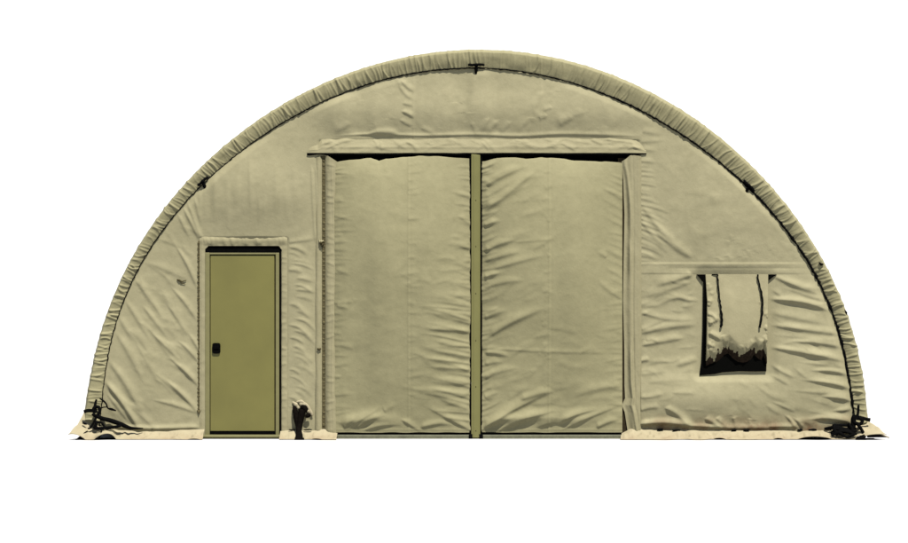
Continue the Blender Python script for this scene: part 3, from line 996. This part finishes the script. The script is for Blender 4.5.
rand_folds(hg, Ug, Vg, (760, 300, 768, 356), 9, -20, 25, (5, 10), (1.1, 1.8), (.10, .3), 96)
rand_folds(hg, Ug, Vg, (712, 346, 764, 362), 14, -75, 25, (8, 16), (1.6, 2.6), (.12, .3), 97)
ii = np.clip(((U - 703) / (Ug[0, 1] - Ug[0, 0])).astype(int), 0, Ug.shape[1] - 1)
jj = np.clip(((V - 272) / (Vg[1, 0] - Vg[0, 0])).astype(int), 0, Ug.shape[0] - 1)
h = h + hg[jj, ii] + .002 * lattice_noise(U, V, 9, 9, 98)
# lower end rolls under, towards the screen
past = np.clip((V - bot[None, :] + 11.0) / 22.0, 0, 1)
h = h - (h - .004) * past ** 1.45
Y = -h
# side hems turned back
Y = np.concatenate([np.full((nv, 1), -.024), Y, np.full((nv, 1), -.024)], 1)
U = np.concatenate([U[:, :1], U, U[:, -1:]], 1); V = np.concatenate([V[:, :1], V, V[:, -1:]], 1)
# shade painted dark brown on the rolled-under end, with a ragged rim
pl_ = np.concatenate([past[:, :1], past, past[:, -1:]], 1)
shade_rim = .52 + .20 * lattice_noise(U, V * 0, 3.2, 5, 131) + .12 * lattice_noise(U, V, 1.3, 4, 132)
shade_m = pl_ > shade_rim
lk = shade_m[:-1, :-1] & shade_m[1:, :-1] & shade_m[1:, 1:] & shade_m[:-1, 1:]
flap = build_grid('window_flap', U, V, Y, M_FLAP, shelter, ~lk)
build_grid('flap_shade', U, V, Y, plain_mat('flap_shade_brown', (.012, .008, .005), .95, .05, .5, 40.0, .3), flap, lk)
mb = MB()
def tie_y(v):
    q = min(1.0, max(0.0, (v - 274) / 76.0))
    return -(.044 + .075 * math.sin(q * math.pi / 2) + .010 * min(1, q / .5))


path = [(716.8, 274.4), (717.4, 282), (718.4, 297), (719.4, 305), (720.4, 316), (720.6, 322), (719.6, 327)]
pp = smooth_path(path, 5)
mb.tube([W(p[0] + .25 * math.sin(i * 1.7), p[1], tie_y(p[1])) for i, p in enumerate(pp)],
        [.0085 + .004 * (i > len(pp) * .55) + .002 * math.sin(i * 2.1) for i in range(len(pp))], 8)
mb.tube([W(711.5, 274.6, -.03), W(717, 274.5, -.042), W(717.2, 276, -.044)], [.006, .007, .008], 6)
mb.build('tie_cord', M_BLACK, flap, True)
mb = MB()
path = [(757.0, 274.4), (757.8, 281), (759.8, 290), (761.2, 300), (760.8, 312), (759.6, 320), (758.2, 327.4)]
pp = smooth_path(path, 5)
mb.tube([W(p[0] + .2 * math.sin(i * 1.3), p[1], tie_y(p[1])) for i, p in enumerate(pp)],
        [.0085 + .003 * (i > len(pp) * .35) + .0015 * math.sin(i * 1.9) for i in range(len(pp))], 8)
mb.build('tie_cord', M_BLACK, flap, True)

# ---- ground skirt ----------------------------------------------------------------------------
def skirt(u0, u1, top, bot, lifts, seed, y_bot=-.20, taper=None):
    nu = int((u1 - u0) / .8) + 2; nv = 16
    A = np.linspace(u0, u1, nu)
    tp = np.interp(A, [a for a, _ in top], [c for _, c in top]) + .5 * lattice_noise(A, A * 0, 9, 5, seed)
    bt = np.interp(A, [a for a, _ in bot], [c for _, c in bot]) + .25 * lattice_noise(A, A * 0, 11, 5, seed + 1)
    t = np.linspace(0, 1, nv)[:, None]
    U = np.repeat(A[None, :], nv, 0)
    Zt = (GY - tp) / S
    Zb = np.full(nu, .006) + np.maximum(0, (438.3 - bt)) / S * 0
    for c, hw, hz in lifts:
        Zb += hz / S * np.clip(1 - ((A - c) / hw) ** 2, 0, 1) ** .8
    Z = Zt[None, :] + (Zb - Zt)[None, :] * (t ** .75)
    yb = y_bot + .045 * lattice_noise(A, A * 0, 17, 5, seed + 2)
    Y = -.012 + (yb[None, :] + .012) * t
    if taper is not None:
        U = U + taper(A)[None, :] * t
    bumps = .020 * lattice_noise(U + t * 6, t * 20 + U * 0, 7, 8, seed + 3) + .011 * lattice_noise(U, t * 20 + U * 0, 3, 6, seed + 4)
    Z = Z + bumps * np.sin(np.pi * np.clip(t, 0, 1))
    # double the cloth: the lower edge is turned under
    U = np.vstack([U, U[-1:]]); Z = np.vstack([Z, Z[-1:] - .004]); Y = np.vstack([Y, Y[-1:] + .03])
    return build_grid('ground_skirt', U, Z, Y, M_SKIRT, shelter, X=(U - CX) / S, Z=Z)


skirt(84, 204.5, [(84, 412), (90, 420), (98, 426), (112, 429), (150, 429.6), (204, 429.3)], [(84, 438), (204, 438)],
      [(87, 9, 5.5), (110, 8.5, 6.0), (196, 6, .8)], 101, taper=lambda A: -12.5 * (1 - sstep(84, 112, A)))
skirt(280.5, 337.5, [(280, 430.5), (297, 430), (314, 430.5), (324, 429), (337, 433)], [(280, 438), (337, 438)], [(318, 5, 1.0)], 111)
skirt(621.5, 868, [(621, 434), (626, 431), (632, 427), (640, 429), (700, 430), (800, 430), (850, 428), (868, 420)], [(621, 438), (868, 438)],
      [(718, 6, 1.3), (776, 5, 1.4), (812, 17, 3.2), (857, 5, 4), (866, 6, 5.5)], 121,
      taper=lambda A: -3 * (1 - sstep(621, 630, A)) + 15 * sstep(862, 868, A))
for a, c in ((80, 203), (283, 336), (626, 874)):
    mb = MB()
    mb.box(wx(a), wx(c), -.175, .03, .0015, .005)
    mb.build('skirt_shade', M_RUBBER_SHADE, shelter)  # black sheet added as the shade under the lifted skirt

# dirt-dark hem ropes that run along the top of the skirt
mb = MB()
def dash(u0, u1, v, rr):
    n_ = max(3, int((u1 - u0) / 2))
    mb.tube([W(u0 + (u1 - u0) * k / n_, v + .25 * math.sin(k * 1.7), -.034) for k in range(n_ + 1)],
            [rr * (.45 + .55 * math.sin(math.pi * (.12 + .76 * k / n_))) for k in range(n_ + 1)], 6)
for d in ((134, 146, 428.0, .007), (151, 155, 428.2, .013), (657, 663, 429.2, .012), (672, 680, 430.0, .008), (731, 736, 430.0, .011), (743, 749, 430.0, .012),
          (797, 802, 429.6, .012), (808, 816, 429.6, .014), (824, 831, 428.2, .015), (289, 296, 429.4, .008), (304, 312, 429.4, .007)):
    mb = MB()
    dash(*d)
    mb.build('hem_rope', M_BLACK, shelter, True)

# ---- ties on the sleeve ---------------------------------------------------------------------------
def tie(u, v, ang_deg, bar, stem, stem_ang, w_, thick=.020):
    mb = MB()
    a = R(ang_deg); d = (math.cos(a), math.sin(a))
    q = R(stem_ang); e = (math.cos(q), math.sin(q))
    L = bar
    mb.tube([W(u + d[0] * L * k, v + d[1] * L * k + .25 * math.sin(k * 9), -.036 + .006 * abs(k)) for k in (-1, -.92, -.5, 0, .5, .92, 1)],
            [x * w_ / S for x in (.6, 1.0, 1.05, 1.1, 1.0, .9, .55)], 8, .6)
    mb.tube([W(u, v, -.040), W(u + e[0] * stem * .3, v + e[1] * stem * .3, -.036), W(u + e[0] * stem * .6, v + e[1] * stem * .6, -.026),
             W(u + e[0] * stem, v + e[1] * stem, -.014)], [x * w_ / S for x in (.9, 1.25, 1.35, .7)], 8, .6)
    mb.tube([W(u - d[0] * 1.6, v - d[1] * 1.6, -.042), W(u, v, -.046), W(u + d[0] * 1.6, v + d[1] * 1.6, -.042)], [w_ * .8 / S, w_ * 1.3 / S, w_ * .8 / S], 8)
    return mb.build('tie_strap', M_BLACK, shelter, True)


tie(476.3, 65.2, -1, 8.2, 9.0, 92, 1.25)
tie(203.2, 181.5, -42, 7.0, 9.0, 72, 1.35)
tie(748.6, 185.6, 44, 7.6, 8.8, 112, 1.2)
mb = MB()
mb.tube([W(818.2, 262.4, -.045), W(820.4, 264.6, -.052), W(822.6, 264.2, -.045)], [.006, .016, .008], 8)
mb.build('toggle', M_BLACK, shelter, True)
mb = MB()
mb.tube([W(843.4, 309.5, -.03), W(845.6, 312.5, -.03), W(846.2, 316, -.02)], [.006, .014, .008], 8)
mb.build('toggle', M_BLACK, shelter, True)


# ---- corner cords ------------------------------------------------------------------------------------
def z_(u0, v0, k, x, y): return (u0 + x / k, v0 + y / k)


def strand(mb, pts, y, w_, n=5, flat=.7):
    P = smooth_path(pts, n)
    ws = w_ if isinstance(w_, (list, tuple)) else [w_] * 2
    t = np.linspace(0, 1, len(P))
    rr = np.interp(t, np.linspace(0, 1, len(ws)), ws) / 2 / S
    y = y if isinstance(y, (list, tuple)) else [y, y]
    yy = np.interp(t, np.linspace(0, 1, len(y)), y)
    mb.tube([W(p[0], p[1], float(q)) for p, q in zip(P, yy)], [float(x) for x in rr], 8, flat)


mb = MB()
lz = lambda x, y: z_(60, 390, 9.05, x, y)
strand(mb, [lz(232, 190), lz(265, 180), lz(305, 180), lz(345, 190)], -.11, [3.2, 3.6, 3.4, 3.8])
strand(mb, [lz(346, 78), lz(338, 110), lz(332, 150), lz(340, 200)], -.12, [1.8, 2.6, 3.0, 4.5])
strand(mb, [lz(310, 195), lz(330, 150), lz(370, 150), lz(375, 190), lz(345, 228), lz(312, 205)], -.13, [3.2, 3.4])
strand(mb, [lz(372, 70), lz(405, 92), lz(432, 122), lz(446, 158), lz(480, 168), lz(520, 182)], -.10, [1.3, 1.9, 1.6, 1.4, 2.6, 1.2])
strand(mb, [lz(378, 158), lz(410, 150), lz(440, 148)], -.10, [1.4, 1.0])
strand(mb, [lz(345, 225), lz(400, 250), lz(470, 268), lz(560, 300), lz(640, 335), lz(700, 341), lz(760, 343)], [-.13, -.12, -.10, -.07], [4.0, 4.2, 4.8, 4.0, 2.4, 1.2])
strand(mb, [lz(330, 262), lz(345, 300), lz(330, 335), lz(420, 335), lz(500, 328), lz(575, 312)], -.13, [2.8, 3.2, 3.0, 3.2, 2.4])
strand(mb, [lz(350, 285), lz(395, 290), lz(420, 330)], -.125, [2.6, 2.2])
strand(mb, [lz(345, 240), lz(320, 290), lz(290, 335), lz(268, 338)], -.13, [2.6, 2.2, 1.6])
strand(mb, [lz(385, 330), lz(396, 380), lz(378, 415), lz(372, 448)], [-.13, -.16, -.20], [1.6, 1.3, 1.8])
strand(mb, [lz(218, 290), lz(240, 298), lz(258, 303)], -.10, [1.6, 2.2, 1.0])
strand(mb, [lz(268, 362), lz(248, 376), lz(225, 402), lz(190, 432), lz(168, 446)], [-.13, -.22], [1.0, 1.4, 3.0, 2.6, 1.0])  # black strand drawn for the shadow wedge beside the cords
mb.build('corner_cord', M_BLACK, shelter, True)

mb = MB()
rz = lambda x, y: z_(800, 390, 9.05, x, y)
strand(mb, [rz(511, 128), rz(509, 165), rz(505, 210), rz(490, 260)], -.12, [2.2, 2.6, 2.6, 4.5])
strand(mb, [rz(480, 235), rz(540, 245), rz(585, 258), rz(618, 264)], -.11, [3.8, 3.2, 3.6, 3.8])
strand(mb, [rz(468, 230), rz(470, 280), rz(520, 300), rz(545, 270), rz(510, 240)], -.13, [3.4, 3.6])
strand(mb, [rz(470, 215), rz(455, 260), rz(462, 310), rz(470, 350)], -.12, [2.6, 4.5])
strand(mb, [rz(490, 290), rz(525, 335), rz(555, 385), rz(570, 410)], -.15, [3.4, 3.2, 3.0, 2.2])
strand(mb, [rz(560, 400), rz(530, 418), rz(500, 432), rz(480, 445)], -.20, [3.0, 5.2, 6.0, 3.6])
strand(mb, [rz(565, 448), rz(540, 430), rz(520, 420)], -.205, [3.0, 5.0, 3.6])
mb.build('corner_cord', M_BLACK, shelter, True)

# rolled strap bundle lying on the skirt by the right corner
mb = MB()
rr_ = np.random.default_rng(14)
for k in range(9):
    j = lambda q: rr_.uniform(-q, q)
    a_ = 318 + 10.5 * k
    strand(mb, [rz(272 + j(16), a_ + j(8)), rz(325 + j(10), a_ - 14 + j(14)), rz(390 + j(10), a_ - 8 + j(22)), rz(450 + j(8), a_ - 10 + j(14)), rz(482 + j(10), a_ - 16 + j(10))],
           [-.06 - .012 * k, -.10 - .010 * k, -.08 - .012 * k], [1.6 + j(.6), 3.2 + j(.9), 2.8 + j(.9), 3.4 + j(1), 2.0])
strand(mb, [rz(300, 300), rz(290, 345), rz(310, 405)], [-.12, -.17], [2.2, 3.4, 2.0])
strand(mb, [rz(420, 292), rz(450, 350), rz(425, 412)], [-.12, -.18], [2.2, 3.4, 1.6])
strand(mb, [rz(215, 345), rz(250, 338), rz(300, 325)], [-.05, -.10], [1.8, 3.0, 2.4])
mb.build('strap_bundle', M_BLACK, shelter, True)
# pegged corner flap on the far right
mb = MB()
mb.add([W(865, 432.5, -.02), W(870, 428.5, -.02), W(886.5, 436.6, -.10), W(866, 436.8, -.10)], [(0, 1, 2, 3)])
mb.add([W(865, 432.5, .0), W(870, 428.5, .0), W(886.5, 436.6, -.08), W(866, 436.8, -.08)], [(3, 2, 1, 0)])
mb.build('peg_flap', M_RUBBER_SHADE, shelter)
mb = MB()
strand(mb, [(866, 424.5), (871, 428.5), (878, 432.6), (887, 436.8)], [-.05, -.12], [2.2, 1.6, 1.2], flat=.8)
mb.build('flap_edge', M_SKIRT, shelter, True)

# ---- cable sleeve ------------------------------------------------------------------------------------
mb = MB()
cz = lambda x, y: z_(270, 390, 9.87, x, y)
strand(mb, [cz(238, 152), cz(250, 205), cz(268, 270), cz(282, 330), cz(292, 395), cz(298, 440), cz(300, 482)], [-.025, -.045, -.05, -.06, -.10, -.17, -.20], [2.4, 5.0, 7.0, 6.4, 5.6, 7.4, 8.4], flat=.5)
strand(mb, [cz(332, 150), cz(322, 200), cz(308, 260), cz(297, 330), cz(293, 400)], [-.03, -.055, -.06, -.07, -.10], [4.0, 7.4, 7.2, 6.0, 5.0], flat=.5)
strand(mb, [cz(285, 215), cz(292, 260), cz(295, 330)], [-.04, -.055, -.06], [3.0, 6.0, 5.0], flat=.5)
strand(mb, [cz(312, 168), cz(338, 166), cz(354, 190), cz(338, 210)], -.06, [3.4, 5.6, 3.6], flat=.6)
strand(mb, [cz(350, 262), cz(375, 250), cz(400, 236)], -.055, [1.8, 4.6, 3.2], flat=.6)
strand(mb, [cz(256, 470), cz(300, 476), cz(350, 472)], -.20, [3.6, 4.0, 3.2])
sl_ = mb.build('cable_sleeve', plain_mat('dark_boot', (.0030, .0024, .0020), 1.0, .0, .3, 30.0, .3), shelter, True)
mb = MB()
rr_ = np.random.default_rng(3)
for a_, pth in enumerate(([(222, 118), (250, 135), (272, 160), (288, 185)], [(262, 118), (300, 112), (340, 128), (372, 160), (398, 205), (420, 252)],
                          [(290, 140), (318, 138), (352, 150), (372, 178)], [(360, 190), (378, 205), (392, 225)])):
    n_ = 5 * (len(pth) - 1) + 1
    strand(mb, [cz(*q) for q in pth], [-.012, -.030, -.022], [2.0] + [3.5 + 1.5 * rr_.uniform(-1, 1) for _ in range(7)] + [1.8], flat=.55)
mb.build('ruffle', M_SKIRT, sl_, True)

# ================================================================ LIGHT
EL, AZ = R(62.5), R(24)          # sun high, to the right of the camera
sv = Vector((math.sin(AZ) * math.cos(EL), -math.cos(AZ) * math.cos(EL), math.sin(EL)))
sun = bpy.data.lights.new('sun', 'SUN')
sun.energy = 5.0
sun.angle = R(.5)
sun.color = (1.0, .957, .885)
so = bpy.data.objects.new('sun', sun)
col.objects.link(so)
so.rotation_euler = sv.to_track_quat('Z', 'Y').to_euler()
so.location = sv * 60

w = bpy.data.worlds.new('World')
scene.world = w
w.use_nodes = True
nt = w.node_tree
bg = nt.nodes['Background']
sky = nt.nodes.new('ShaderNodeTexSky')
sky.sky_type = 'NISHITA'
sky.sun_disc = False
sky.sun_elevation = EL
sky.sun_rotation = math.atan2(sv.x, sv.y)
nt.links.new(sky.outputs[0], bg.inputs['Color'])
bg.inputs['Strength'].default_value = .05

# ================================================================ CAMERA
cam = bpy.data.cameras.new('camera')
cam.sensor_width = 36
cam.lens = 36 * CAM_D / (908 / S)
cam.clip_end = 2000
co = bpy.data.objects.new('camera', cam)
col.objects.link(co)
co.location = (wx(454), -CAM_D, wz(271.5))
co.rotation_euler = (R(90), 0, 0)
scene.camera = co

scene.view_settings.view_transform = 'Standard'
scene.view_settings.look = 'None'
scene.view_settings.exposure = 1.47
scene.view_settings.gamma = 1
